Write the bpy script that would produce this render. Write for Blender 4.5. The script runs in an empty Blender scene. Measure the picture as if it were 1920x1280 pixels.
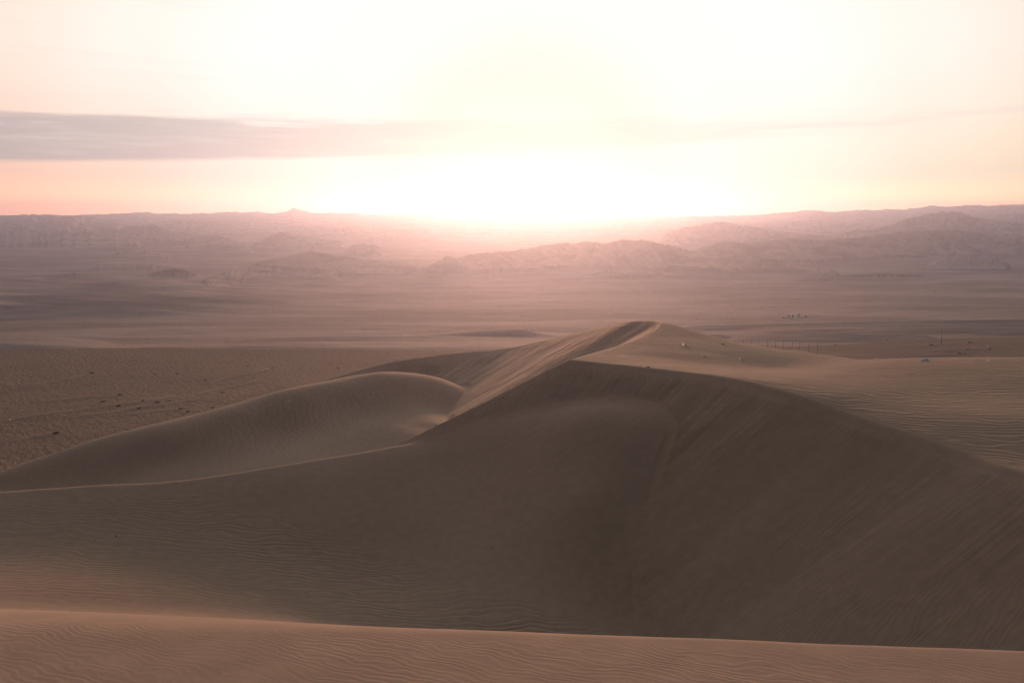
import bpy, math, random
import numpy as np
from mathutils import Vector, noise as mnoise

sc = bpy.context.scene
col = sc.collection
rad = math.radians

# ---------------------------------------------------------------- camera, sky, sun, exposure
SUN_AZ = 1.0                                   # degrees right of straight ahead
SUN_EL = 2.5
cam_d = bpy.data.cameras.new("camera")
cam_d.sensor_width = 36.0
cam_d.lens = 36.0 * 1500.0 / 1920.0
cam_d.clip_start = 0.1
cam_d.clip_end = 20000.0
cam = bpy.data.objects.new("camera", cam_d)
col.objects.link(cam)
cam.location = (0, 0, 0)
cam.rotation_euler = (rad(90) - math.atan(242.0 / 1500.0), 0, 0)
sc.camera = cam

sc.view_settings.view_transform = 'Standard'
sc.view_settings.look = 'None'
sc.view_settings.exposure = 0.0
sc.view_settings.gamma = 1.0
sc.cycles.max_bounces = 4
sc.cycles.diffuse_bounces = 3
sc.cycles.volume_bounces = 0
sc.cycles.use_denoising = True

class N:
    """tiny helper to write node trees as expressions"""
    def __init__(self, tree):
        self.t = tree; tree.nodes.clear()
    def node(self, typ, **kw):
        n = self.t.nodes.new(typ)
        for k, v in kw.items(): setattr(n, k, v)
        return n
    def put(self, sock, v):
        if isinstance(v, bpy.types.NodeSocket): self.t.links.new(v, sock)
        elif v is not None: sock.default_value = v
    def m(self, op, a, b=None, c=None, clamp=False):
        n = self.node('ShaderNodeMath', operation=op, use_clamp=clamp)
        for i, v in enumerate((a, b, c)):
            if v is not None: self.put(n.inputs[i], v)
        return n.outputs[0]
    def vm(self, op, a, b=None, out=0):
        n = self.node('ShaderNodeVectorMath', operation=op)
        self.put(n.inputs[0], a)
        if b is not None:
            self.put(n.inputs[3] if op == 'SCALE' else n.inputs[1], b)
        return n.outputs['Value'] if op in ('DOT_PRODUCT', 'LENGTH') else n.outputs[0]
    def rng(self, v, a, b, c=0., d=1., smooth=True):
        n = self.node('ShaderNodeMapRange', interpolation_type='SMOOTHSTEP' if smooth else 'LINEAR')
        for i, x in enumerate((v, a, b, c, d)): self.put(n.inputs[i], x)
        return n.outputs[0]
    def xyz(self, x, y, z=0.):
        n = self.node('ShaderNodeCombineXYZ')
        for i, v in enumerate((x, y, z)): self.put(n.inputs[i], v)
        return n.outputs[0]
    def sep(self, v):
        n = self.node('ShaderNodeSeparateXYZ'); self.put(n.inputs[0], v); return n.outputs
    def noise(self, v, scale=1., detail=3., rough=.5, dist=0., dim='3D'):
        n = self.node('ShaderNodeTexNoise', noise_dimensions=dim)
        self.put(n.inputs['Vector'], v); n.inputs['Scale'].default_value = scale
        n.inputs['Detail'].default_value = detail; n.inputs['Roughness'].default_value = rough
        n.inputs['Distortion'].default_value = dist
        return n.outputs['Fac']
    def mix(self, f, a, b, mode='MIX'):
        n = self.node('ShaderNodeMix', data_type='RGBA', blend_type=mode, clamp_factor=True, clamp_result=False)
        self.put(n.inputs[0], f)
        for i, v in ((6, a), (7, b)):
            if isinstance(v, tuple): v = tuple(v) + ((1.,) if len(v) == 3 else ())
            self.put(n.inputs[i], v)
        return n.outputs[2]
    def curve(self, v, stops):
        """piecewise-linear colour function of v (0..1)"""
        n = self.node('ShaderNodeValToRGB'); n.color_ramp.interpolation = 'B_SPLINE' if False else 'EASE'
        e = n.color_ramp.elements
        while len(e) > 1: e.remove(e[-1])
        e[0].position = stops[0][0]; e[0].color = tuple(stops[0][1]) + (1.,)
        for p, c in stops[1:]:
            q = e.new(p); q.color = tuple(c) + (1.,)
        self.put(n.inputs[0], v)
        return n.outputs[0]
    def attr(self, name):
        return self.node('ShaderNodeAttribute', attribute_name=name)

world = bpy.data.worlds.new("World")
sc.world = world
world.use_nodes = True
w = N(world.node_tree)
dirv = w.node('ShaderNodeTexCoord').outputs['Generated']
sdir = (math.sin(rad(SUN_AZ)), math.cos(rad(SUN_AZ)), math.sin(rad(.6)))
cosang = w.vm('DOT_PRODUCT', w.vm('NORMALIZE', dirv), Vector(sdir).normalized())
ang = w.m('MULTIPLY', w.m('ARCCOSINE', w.m('MINIMUM', cosang, .999999)), 180 / math.pi)      # degrees from the sun
dx, dy, dz = w.sep(w.vm('NORMALIZE', dirv))
el = w.m('MULTIPLY', w.m('ARCSINE', dz), 180 / math.pi)
az = w.m('MULTIPLY', w.m('ARCTAN2', dx, dy), 180 / math.pi)
K = 4.0
def st(lst): return [(a / 180., tuple(v / K for v in c)) for a, c in lst]
glow = w.curve(w.m('DIVIDE', ang, 180.), st([
    (0, (1.2, 1.1, .95)), (2.5, (.85, .80, .70)), (8, (.84, .81, .75)), (14, (1.0, .98, .93)), (20, (1.04, 1.02, .97)), (27, (1.02, .96, .88)), (34, (1.0, .86, .74)),
    (48, (.44, .385, .355)), (75, (.115, .112, .116)), (110, (.052, .060, .072)), (180, (.034, .043, .055))]))
glow = w.vm('SCALE', glow, K)
# the low sky goes peach away from the sun
peach = w.m('MULTIPLY', w.rng(el, 11., 0.), w.rng(ang, 3., 30.))
side = w.mix(w.rng(az, -20., 20.), (1.04, .72, .62), (1.0, .86, .70))
skyc = w.mix(peach, glow, w.mix(1., glow, side, 'MULTIPLY'))
# the last strip above the skyline burns brighter
skyc = w.mix(w.m('MULTIPLY', w.rng(el, 2.6, .3), w.rng(ang, 8., 26.)), skyc, w.mix(1., skyc, (2.1, 1.45, 1.1), 'MULTIPLY'))
# cloud bands
warp = w.noise(w.xyz(w.m('MULTIPLY', az, .05), w.m('MULTIPLY', el, .25)), 1.0, 4, .55)
nz = w.noise(w.xyz(w.m('MULTIPLY', az, .07), w.m('MULTIPLY', el, 1.1)), 1.3, 6, .62)
el2 = w.m('ADD', w.m('ADD', el, w.m('MULTIPLY', w.m('SUBTRACT', warp, .5), 1.4)), w.m('MULTIPLY', w.m('SUBTRACT', nz, .5), 2.0))
lo = w.rng(az, -33., 20., 2.85, 4.8, False)
hi = w.rng(az, -33., 0., 5.9, 6.4, False)
band = w.m('MULTIPLY', w.rng(w.m('SUBTRACT', w.m('ADD', el, w.m('MULTIPLY', w.m('SUBTRACT', nz, .5), .5)), lo), -.12, .3), w.rng(w.m('SUBTRACT', hi, el2), -.2, .7))
fadeband = w.m('MULTIPLY', w.rng(az, 32., -34., 0., 1., False), w.rng(az, 30., 2.))
streak = w.rng(w.noise(w.xyz(w.m('MULTIPLY', az, .035), w.m('MULTIPLY', el, .9)), 1.6, 5, .6), .5, .75)
band = w.m('MULTIPLY', band, w.m('MULTIPLY', w.rng(nz, .2, .5, .75, 1.), w.m('POWER', fadeband, .6)))
thin = w.m('MULTIPLY', w.m('MULTIPLY', streak, w.rng(el, 1., 6.)), w.rng(ang, 8., 34., .03, .40))
cloudc = w.mix(w.rng(az, -34., 0.), (.50, .43, .44), (.70, .61, .58))
cloudc = w.mix(w.m('MULTIPLY', w.rng(nz, .45, .7), .35), cloudc, (.92, .80, .74))
skyc = w.mix(thin, skyc, w.mix(.5, (.9, .72, .66), skyc))
skyc = w.mix(w.m('MULTIPLY', band, .92), skyc, cloudc)
# second thin streak at the right
lo2 = w.rng(az, 5., 34., 4.55, 5.9, False)
b2 = w.m('MULTIPLY', w.m('MULTIPLY', w.rng(w.m('SUBTRACT', el2, lo2), -.25, .05), w.rng(w.m('SUBTRACT', el2, lo2), .45, .05)), w.m('MULTIPLY', w.rng(az, 6., 18.), .35))
skyc = w.mix(b2, skyc, (.93, .74, .68))
# below the horizon: desert ground colour
skyc = w.mix(w.rng(el, -.5, -3.), skyc, (.10, .08, .07))
nish = w.node('ShaderNodeTexSky', sky_type='NISHITA', sun_disc=False, sun_elevation=rad(SUN_EL), sun_rotation=rad(SUN_AZ), altitude=300., dust_density=2.)
bg1 = w.node('ShaderNodeBackground'); w.put(bg1.inputs[0], skyc); bg1.inputs[1].default_value = 1.0
bg2 = w.node('ShaderNodeBackground'); w.put(bg2.inputs[0], nish.outputs[0]); bg2.inputs[1].default_value = 0.006
ad = w.node('ShaderNodeAddShader'); w.put(ad.inputs[0], bg1.outputs[0]); w.put(ad.inputs[1], bg2.outputs[0])
wo = w.node('ShaderNodeOutputWorld'); w.put(wo.inputs[0], ad.outputs[0])
world.cycles.sampling_method = 'MANUAL'
world.cycles.sample_map_resolution = 1024

sun_d = bpy.data.lights.new("sun", 'SUN')
sun_d.energy = 3.9
sun_d.color = (1.0, .475, .27)
sun_d.angle = rad(5.0)
sun = bpy.data.objects.new("sun", sun_d)
col.objects.link(sun)
sd = Vector((math.sin(rad(SUN_AZ)) * math.cos(rad(SUN_EL)), math.cos(rad(SUN_AZ)) * math.cos(rad(SUN_EL)), math.sin(rad(SUN_EL))))
sun.rotation_euler = sd.to_track_quat('Z', 'Y').to_euler()
HAZE_DENSITY = 2.1e-4

# ---------------------------------------------------------------- terrain
F_PX = 1500.0                      # focal length in units of 1/1920 of the frame width
PITCH = math.atan(242.0 / F_PX)
CP, SP = math.cos(PITCH), math.sin(PITCH)

def P(px, py, Y):
    """world point seen at (px, py) of the 1920x1280 frame, Y metres ahead"""
    a = (px - 960) / F_PX; b = (640 - py) / F_PX
    d = np.array([a, CP + SP * b, -SP + CP * b])
    return d * (Y / d[1])

def PS(lst):
    return np.array([P(*q) for q in lst])

def catmull(pts, step):
    pts = np.asarray(pts, float)
    ext = np.vstack([2 * pts[0] - pts[1], pts, 2 * pts[-1] - pts[-2]])
    out = []
    for i in range(1, len(ext) - 2):
        p0, p1, p2, p3 = ext[i - 1], ext[i], ext[i + 1], ext[i + 2]
        n = max(2, int(np.linalg.norm(p2 - p1) / step))
        t = np.linspace(0, 1, n, endpoint=False)[:, None]
        out.append(0.5 * ((2 * p1) + (-p0 + p2) * t + (2 * p0 - 5 * p1 + 4 * p2 - p3) * t ** 2
                          + (-p0 + 3 * p1 - 3 * p2 + p3) * t ** 3))
    out.append(pts[-1:])
    return np.vstack(out)

def _hash(ix, iy, seed):
    h = (ix.astype(np.int64) * 374761393 + iy.astype(np.int64) * 668265263 + seed * 974634777) & 0xffffffff
    h = ((h ^ (h >> 13)) * 1274126177) & 0xffffffff
    return ((h ^ (h >> 16)) & 0xffffff) / float(0xffffff) * 2 - 1

def vnoise(x, y, seed=0):
    x0 = np.floor(x); y0 = np.floor(y)
    fx = x - x0; fy = y - y0
    ux = fx * fx * fx * (fx * (fx * 6 - 15) + 10); uy = fy * fy * fy * (fy * (fy * 6 - 15) + 10)
    ix = x0.astype(np.int64); iy = y0.astype(np.int64)
    a = _hash(ix, iy, seed); b = _hash(ix + 1, iy, seed)
    c = _hash(ix, iy + 1, seed); d = _hash(ix + 1, iy + 1, seed)
    return (a * (1 - ux) + b * ux) * (1 - uy) + (c * (1 - ux) + d * ux) * uy

def fbm(x, y, seed=0, octv=4, gain=.5):
    s = 0; a = 1.0; t = 0
    for o in range(octv):
        s = s + a * vnoise(x * 2 ** o + 17.3 * o, y * 2 ** o - 9.1 * o, seed + o); t += a; a *= gain
    return s / t

def ridged(x, y, seed=0, octv=5, gain=.5):
    s = 0; a = 1.0; t = 0; w = 1.0
    for o in range(octv):
        n = 1 - np.abs(vnoise(x * 2 ** o + 5.7 * o, y * 2 ** o + 3.3 * o, seed + o)) * 1.6
        n = np.clip(n, 0, 1) ** 1.5
        s = s + a * n * w; w = np.clip(n * 1.4, 0, 1); t += a; a *= gain
    return s / t

def sstep(e0, e1, x):
    t = np.clip((x - e0) / (e1 - e0), 0, 1)
    return t * t * (3 - 2 * t)

def smax(a, b, k):
    h = np.clip(.5 + .5 * (a - b) / k, 0, 1)
    return b * (1 - h) + a * h + k * h * (1 - h)

def smin(a, b, k):
    return -smax(-a, -b, k)

class TPS:
    """thin plate surface through the points"""
    def __init__(self, pts, lam=1e-4):
        pts = np.asarray(pts, float); n = len(pts)
        self.s = 40.0
        self.c = pts[:, :2] / self.s
        d = np.linalg.norm(self.c[:, None] - self.c[None], axis=2)
        K = np.where(d > 0, d * d * np.log(d + 1e-12), 0) + lam * np.eye(n)
        Pm = np.hstack([np.ones((n, 1)), self.c])
        A = np.zeros((n + 3, n + 3)); A[:n, :n] = K; A[:n, n:] = Pm; A[n:, :n] = Pm.T
        self.w = np.linalg.solve(A, np.concatenate([pts[:, 2], np.zeros(3)]))
    def __call__(self, x, y):
        x = x / self.s; y = y / self.s
        z = self.w[-3] + self.w[-2] * x + self.w[-1] * y
        for (cx, cy), w in zip(self.c, self.w):
            d2 = (x - cx) ** 2 + (y - cy) ** 2
            z = z + w * .5 * d2 * np.log(d2 + 1e-12)
        return z

class Slip:
    """avalanche face below a crest: cones at the angle of repose on one side, rising on the other"""
    def __init__(self, crest, k, step=.5):
        self.c = catmull(crest, step); self.k = k
        t = np.gradient(self.c[:, :2], axis=0)
        self.g = np.gradient(self.c[:, 2]) / np.linalg.norm(t, axis=1)
        t /= np.linalg.norm(t, axis=1)[:, None]
        self.n = np.stack([-t[:, 1], t[:, 0]], 1)           # left of travel is the slip side
        self.arc = np.concatenate([[0], np.cumsum(np.linalg.norm(np.diff(self.c[:, :2], axis=0), axis=1))])
    def __call__(self, x, y):
        sh = x.shape; x = x.ravel(); y = y.ravel()
        z = np.empty(len(x)); s = np.empty(len(x)); sd = np.empty(len(x))
        for i in range(0, len(x), 20000):
            dx = x[i:i + 20000, None] - self.c[None, :, 0]; dy = y[i:i + 20000, None] - self.c[None, :, 1]
            d = np.sqrt(dx * dx + dy * dy)
            j = d.argmin(1); r = np.arange(len(j))
            nd = dx[r, j] * self.n[j, 0] + dy[r, j] * self.n[j, 1]
            tl = np.clip(dx[r, j] * self.n[j, 1] - dy[r, j] * self.n[j, 0], -.3, .3)
            cz = self.c[j, 2] + tl * self.g[j]
            env = self.c[None, :, 2] - self.k * d
            q = np.clip(d[r, j] / 3, 0, 1)
            pd = np.abs(nd) * (1 - q) + d[r, j] * q
            near = cz - self.k * pd
            m = env.argmax(1)
            mm = np.clip(m, 1, env.shape[1] - 2); e0 = env[r, mm]; ep = env[r, mm + 1]; em = env[r, mm - 1]
            den = np.maximum(2 * e0 - ep - em, 1e-6)
            pk = e0 + np.clip((ep - em) ** 2 / (8 * den), 0, .15)
            w = np.clip((nd - 1.) / 3., 0, 1)
            sl = near * (1 - w) + np.maximum(near, pk) * w
            z[i:i + 20000] = np.where(nd > 0, sl, cz + self.k * pd)
            s[i:i + 20000] = self.arc[j] + tl; sd[i:i + 20000] = np.where(nd > 0, pd, -pd)
        return z.reshape(sh), s.reshape(sh), sd.reshape(sh)

# crest lines (frame position + distance ahead)
CREST_B = [(1067, 675, 80), (1133, 682, 78), (1207, 688, 75), (1280, 696, 72), (1331, 702, 69.7), (1410, 717, 66),
           (1500, 742, 61.6), (1575, 770, 58), (1650, 796, 54.5), (1725, 821, 51.4), (1819, 854, 47.6), (1912, 884, 44)]
CREST_C = [(1067, 675, 80), (1123, 658, 88), (1173, 643, 97), (1207, 630, 105), (1230, 617, 113), (1238, 605, 121)]
CREST_D = [(1215, 601, 127), (1173, 603, 134), (1107, 617, 149), (1033, 635, 165), (973, 648, 178), (923, 656, 188),
           (853, 662, 198), (740, 677, 200), (650, 700, 186), (562, 724, 166), (450, 757, 141)]
cB, cC, cD = PS(CREST_B), PS(CREST_C), PS(CREST_D)
dB = (cB[0] - cB[2]); dB /= np.linalg.norm(dB[:2]); dB[2] = .0
dC = (cC[0] - cC[1]); dC /= np.linalg.norm(dC[:2]); dC[2] = 0
extB = [cB[0] + dB * t for t in (60, 30, 12, 5)]
endB = [np.array([31.5, 36., -14.5]), np.array([35., 27., -14.5]), np.array([38., 10., -14.5])]
SLIP2 = Slip(np.array(endB[::-1] + list(cB[::-1]) + extB[::-1]), .60)
extC = [cC[0] + dC * t for t in (50, 25, 10, 4)]
endD = [np.array([-52., 128., -42.]), np.array([-64., 112., -60.])]
SLIP1 = Slip(np.array(extC + list(cC) + list(cD) + endD), .57)

# windward surface behind the crests
S_pts = list(catmull(cB, 3)) + endB + list(catmull(cC, 4)) + list(catmull(cD, 6)) + list(PS([
    (1283, 647, 98), (1330, 668, 90), (1400, 672, 93), (1320, 622, 118), (1340, 628, 121), (1390, 641, 128), (1430, 648, 134), (1450, 690, 88), (1300, 680, 84),
    (1600, 684, 84), (1750, 682, 79.5), (1920, 682, 76), (2200, 680, 76), (1500, 705, 74.5), (1700, 745, 62.8), (1920, 790, 52.8),
    (2200, 850, 46), (1480, 655, 150)])) + [
    np.array([28., 150., -27.5]), np.array([42., 150., -33.]), np.array([22., 185., -37.]), np.array([45., 185., -42.]), np.array([8., 222., -46.]),
    np.array([-18., 232., -49.]), np.array([-45., 225., -49.]), np.array([-60., 195., -47.]), np.array([-63., 170., -46.]), np.array([-65., 150., -45.]), np.array([-85., 130., -52.]),
    np.array([95., 150., -42.]), np.array([60., 130., -30]), np.array([130., 110., -34]),
    np.array([78., 138., -36.]), np.array([98., 132., -37.]), np.array([118., 140., -44.]), np.array([68., 168., -46.]),
    np.array([100., 175., -52.]), np.array([145., 150., -52.]), np.array([60., 200., -48.]), np.array([88., 112., -26.]), np.array([68., 115., -25.]), np.array([100., 20., -20.])]
S_SURF = TPS(S_pts, 1e-6)

def on_slip(lst):
    """points where the rays meet the big slip face, dropped straight down by the third number"""
    Ys = np.linspace(35, 90, 1101); out = []
    for px, py, drop in lst:
        q = np.array([P(px, py, 1.)]) * Ys[:, None]
        z = SLIP2(q[:, 0], q[:, 1])[0]
        i = np.argmax(z > q[:, 2])
        out.append(q[i] - np.array([0, 0, drop]))
    return out

# crest of the low dune on the left that hides the bowl
CREST_L = [(-500, 960, 52), (-200, 935, 55), (0, 920, 58), (180, 909, 61), (350, 897, 63.5), (550, 868, 68), (700, 843, 72.6), (813, 822, 76.2)]
cL = PS(CREST_L)
G_pts = list(catmull(cL, 9)) + list(PS([
    (-300, 1130, 40), (0, 1128, 42.), (0, 1050, 48.6), (0, 980, 53.8), (-300, 1030, 48),
    (400, 1148, 43.5), (400, 1050, 52), (400, 960, 59), (550, 900, 64.7),
    (700, 1165, 45.5), (700, 1080, 53), (700, 980, 60.2), (700, 900, 66.6),
    (850, 870, 69.6), (850, 950, 62.6), (860, 1030, 56.5),
    (1000, 782, 72.6), (1000, 774, 75), (920, 797, 74.2), (865, 810, 75.2), (1080, 770, 70.6), (1080, 760, 73.2), (1150, 768, 69.2), (1150, 757, 72), (1215, 785, 66.6),
    (1000, 800, 70.8), (1080, 790, 68.3), (1150, 788, 67.2), (1100, 850, 63.8), (1000, 850, 66.4), (1100, 930, 58.6),
    (1000, 950, 59.5), (1000, 1060, 53.2), (1000, 1170, 47.)])) + on_slip([
    (1262, 800, 0), (1240, 860, 0), (1215, 950, 0), (1195, 1050, 0), (1190, 1150, 0)]) + on_slip([
    (1320, 850, 1.2), (1320, 960, 1.5), (1300, 1060, 1.5), (1300, 1150, 1.5), (1500, 1000, 4), (1500, 1150, 4.), (1800, 1200, 6.)]) + [
    np.array([-6., 84., -23]), np.array([4., 83., -22.])]
G_SURF = TPS(G_pts, 1.5e-3)

# crown dune and bowl behind
C_pts = list(PS([
    (-300, 980, 112), (0, 889, 118), (150, 840, 121), (300, 799, 125), (375, 782, 128.5), (450, 763, 132), (540, 731, 140),
    (640, 711, 148), (740, 698, 155), (800, 703, 160), (850, 716, 168),
    (850, 760, 147), (830, 790, 128.5), (790, 800, 126.5), (760, 740, 145), (650, 760, 137), (740, 800, 125), (500, 800, 127.5), (600, 850, 113), (450, 880, 108),
    (300, 860, 116.5), (150, 890, 114), (0, 912, 115), (300, 900, 108), (700, 850, 113), (560, 870, 107),
    (560, 740, 137), (640, 723, 143), (450, 775, 129), (300, 815, 121.5), (740, 712, 149)])) + [
    np.array([-90., 134., -49.]), np.array([-76., 145., -48.]), np.array([-62., 150., -44.]), np.array([-50., 160., -42.]), np.array([-36., 176., -42.]), np.array([-22., 182., -43.]), np.array([-10., 186., -44.]), np.array([-105., 125., -51.]),
    np.array([-20., 88., -36.]), np.array([-40., 80., -38.])]
C_SURF = TPS(C_pts, 1e-3)

def px_of(x, y):
    return 960 + 1505 * x / np.maximum(y, 1.)

VAL_Y = [0, 330, 400, 560, 900, 1400, 2100, 2700, 3600, 4500, 5700, 60000]
VAL_Z = [-56, -56, -63.5, -75, -96, -113, -117, -114, -105, -93, -84, -84]

def crestline(lst):
    lst = [(a, b, Y if Y < 3000 else 3000 + (Y - 3000) * .55) for a, b, Y in lst]
    lst = [(a, b, Y if Y < 1500 else 1500 + (Y - 1500) * .6) for a, b, Y in lst]
    a = np.array([P(*q) for q in lst]); px = np.array([q[0] for q in lst], float)
    return px, a[:, 1], a[:, 2]

def add_ridge(z, x, y, px, lst, wf, wb, pf=1.15, pb=1.3, ribs=0., rf=.03, slant=0., seed=1, fade=25, wv=0., warp=0):
    cpx, cy, cz = crestline(lst)
    my = float(np.mean([q[2] for q in lst])); sw = float(np.interp(my, [1450, 1950], [1., .62])); wf *= sw; wb *= sw
    m = (px > cpx[0] - fade) & (px < cpx[-1] + fade) & (y > cy.min() - wf * 1.05) & (y < cy.max() + wb * 1.05)
    if not m.any(): return z
    X, Y_, p, z0 = x[m], y[m], px[m], z[m]
    if warp:
        p = p + warp * fbm(p * .03, Y_ / wf * 2., seed + 40, 3)
    Yc = np.interp(p, cpx, cy); Zc = np.interp(p, cpx, cz)
    Zc = Zc + Yc * .0009 * (fbm(p * .13, p * 0 + seed, seed + 3, 3)) * (Yc > 1420)
    if wv: Yc = Yc + wv * wf * fbm(p * rf * .5, p * 0, seed + 9, 3)
    t = np.where(Y_ < Yc, (Yc - Y_) / wf, (Y_ - Yc) / wb)
    tt = np.clip(t, 0, 1)
    sh = np.where(Y_ < Yc, (1 - tt) ** pf, (1 - tt) ** pb)
    if ribs:
        q = p * rf + slant * tt * np.where(Y_ < Yc, 1, -1)
        r = ridged(q, tt * .9 + seed, seed, 3) - .55
        sh = sh + ribs * r * np.sqrt(tt) * (1 - tt) * 2.2
    base = np.interp(Yc, VAL_Y, VAL_Z)
    endf = sstep(cpx[0] - fade, cpx[0] + fade * .3, p) * (1 - sstep(cpx[-1] - fade * .3, cpx[-1] + fade, p))
    h = (Zc - base) * sh * endf * (t < 1)
    zz = z.copy()
    k = .04 * np.abs(Zc - base).mean()
    fl = np.interp(Y_, VAL_Y, VAL_Z)
    zz[m] = z0 + (np.maximum(z0, fl + h) - z0) * sstep(0, k * 5, h)
    return zz

def far_height(x, y):
    """valley, its dunes, ranges and skyline (y > 300)"""
    r = np.maximum(y, 1.)
    px = px_of(x, y)
    z = np.interp(r, VAL_Y, VAL_Z)
    u = np.log(r)
    # broad low dunes across the valley floor
    amp = np.interp(r, [300, 420, 700, 1500, 2000, 3000, 4500], [.5, 1.6, 2.0, 3., 4., 6, 8])
    z = z + amp * .8 * fbm(x / 95. + 3, y / 55. - x / 160., 3, 4, .42) * np.interp(r, [300, 1500, 2500], [1, 1, .3])
    # larger smooth dunes at the left
    lm = sstep(700, 200, px) * sstep(500, 700, r) * (1 - sstep(1250, 1500, r))
    dn = fbm(x / 260 + y / 900, y / 150. + x / 700, 12, 3, .4)
    z = z + lm * 9 * (1 - np.abs(dn) * 2.0)
    z = z + 3 * fbm(x / 400., y / 160., 23, 4, .4) * sstep(1200, 2000, r)
    z = add_ridge(z, x, y, px, [(-300, 500, 1180), (0, 521, 1200), (100, 519, 1240), (200, 516, 1280), (300, 521, 1250), (380, 527, 1180)], 260, 150, 1.3, 1.2, fade=60)
    z = add_ridge(z, x, y, px, [(-300, 580, 640), (0, 577, 650), (120, 580, 630), (250, 587, 610)], 90, 80, 1.4, 1.2, fade=60)
    # close low dunes just over the edge of the flat
    z = add_ridge(z, x, y, px, [(-300, 615, 360), (-120, 619, 362), (0, 624, 365), (90, 631, 366), (190, 641, 368), (260, 648, 368)], 60, 50, 1.1, 1.2, fade=20)
    z = add_ridge(z, x, y, px, [(380, 641, 385), (470, 634, 388), (560, 631, 390), (680, 629, 392), (800, 630, 392), (930, 634, 390), (1040, 638, 388)], 30, 40, 1.2, 1.3, fade=40)
    z = add_ridge(z, x, y, px, [(780, 628, 418), (860, 623, 420), (930, 619, 422), (976, 617, 424), (1010, 624, 420), (1050, 630, 416)], 15, 24, .9, 1.1, fade=15)
    z = add_ridge(z, x, y, px, [(1325, 627, 395), (1352, 626, 396), (1375, 630, 396)], 18, 22, 1., 1.2, fade=22)
    z = add_ridge(z, x, y, px, [(1380, 633, 380), (1440, 628, 384), (1520, 627, 388), (1600, 624, 392), (1750, 628, 396)], 28, 34, 1.1, 1.2, fade=45)
    z = add_ridge(z, x, y, px, [(1460, 619, 440), (1600, 616, 446), (1800, 613, 452), (2100, 611, 452)], 34, 40, 1.4, 1.2, fade=60)
    z = add_ridge(z, x, y, px, [(1300, 611, 480), (1450, 607, 495), (1600, 603, 505), (1800, 600, 515), (2100, 597, 520)], 26, 34, 1.5, 1.2, fade=60)
    z = add_ridge(z, x, y, px, [(0, 612, 520), (300, 606, 540), (600, 600, 550), (760, 601, 550)], 30, 30, 1.5, 1.2, fade=90)
    # the middle dune range with its ribbed flank
    z = add_ridge(z, x, y, px, [(380, 524, 1180), (415, 512, 1300), (450, 500, 1450), (480, 491, 1600), (520, 483, 1720), (552, 478, 1790), (583, 470, 1850), (610, 476, 1830),
                                (640, 480, 1800), (690, 486, 1740), (740, 492, 1680), (800, 497, 1640)], 330, 260, 1.25, 1.1, ribs=0.18, rf=0.053, slant=1.2, seed=5, wv=.03, warp=5)
    z = add_ridge(z, x, y, px, [(420, 508, 1290), (470, 500, 1390), (500, 496, 1430), (560, 500, 1450), (620, 505, 1440)], 160, 80, 1.1, 1., ribs=0.21, rf=0.075, slant=1., seed=25, warp=4)
    z = add_ridge(z, x, y, px, [(640, 494, 1560), (740, 503, 1500), (800, 500, 1500), (828, 486, 1540), (838, 478, 1560), (850, 485, 1540), (880, 499, 1500), (940, 503, 1500)],
                  200, 160, 1.2, 1.1, ribs=0.11, rf=0.045, slant=1., seed=6, warp=3, fade=15)
    z = add_ridge(z, x, y, px, [(840, 485, 1820), (900, 474, 1900), (960, 469, 1950), (1010, 461, 2050), (1060, 455, 2150), (1110, 452, 2200), (1140, 455, 2200), (1180, 462, 2100), (1240, 476, 1900)],
                  520, 350, 1.2, 1.1, ribs=0.47, rf=0.054, slant=-4.2, seed=7, wv=.06, warp=8)
    z = add_ridge(z, x, y, px, [(1120, 462, 2050), (1160, 447, 2150), (1200, 450, 2150), (1245, 457, 2080), (1290, 466, 1980), (1330, 475, 1900), (1375, 487, 1750)],
                  480, 300, 1.15, 1.1, ribs=0.55, rf=0.051, slant=-4.4, seed=8, wv=.05, warp=7)
    z = add_ridge(z, x, y, px, [(1295, 478, 2000), (1318, 463, 2100), (1355, 452, 2200), (1400, 455, 2300), (1450, 449, 2450), (1480, 446, 2500), (1540, 450, 2550), (1620, 444, 2700),
                                (1680, 434, 2850), (1745, 431, 2950), (1800, 430, 3000), (1870, 439, 3000), (1990, 436, 3000), (2200, 440, 3000)],
                  640, 500, 1.5, 1.1, ribs=0.36, rf=0.047, slant=-3.0, seed=9, wv=.05, warp=8)
    # dark rocky knolls on the left of the valley
    z = add_ridge(z, x, y, px, [(250, 519, 1330), (285, 510, 1350), (310, 505, 1360), (328, 502, 1360), (350, 507, 1350), (372, 516, 1330)], 110, 110, 1., 1., ribs=0.29, rf=0.105, slant=1, seed=11, fade=20, warp=3)
    z = add_ridge(z, x, y, px, [(60, 518, 1370), (110, 514, 1390), (140, 511, 1400), (170, 514, 1400), (230, 516, 1380)], 80, 90, 1., 1., ribs=0.26, rf=0.075, slant=.6, seed=10, fade=30, warp=3)
    z = add_ridge(z, x, y, px, [(215, 478, 2650), (235, 467, 2700), (245, 461, 2720), (262, 465, 2720), (290, 471, 2700), (330, 481, 2650)], 420, 380, 1.2, 1.1, ribs=0.33, rf=0.105, slant=1.4, seed=13, fade=18, warp=4)
    z = add_ridge(z, x, y, px, [(180, 500, 1800), (230, 495, 1850), (290, 494, 1850), (340, 500, 1800)], 300, 200, 1, 1, ribs=0.58, rf=0.105, slant=.5, seed=14, fade=25, warp=6)
    z = add_ridge(z, x, y, px, [(655, 460, 2750), (680, 456, 2800), (710, 459, 2750)], 300, 250, 1, 1, ribs=0.42, rf=0.135, slant=1.2, seed=15, fade=16, warp=3)
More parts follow.
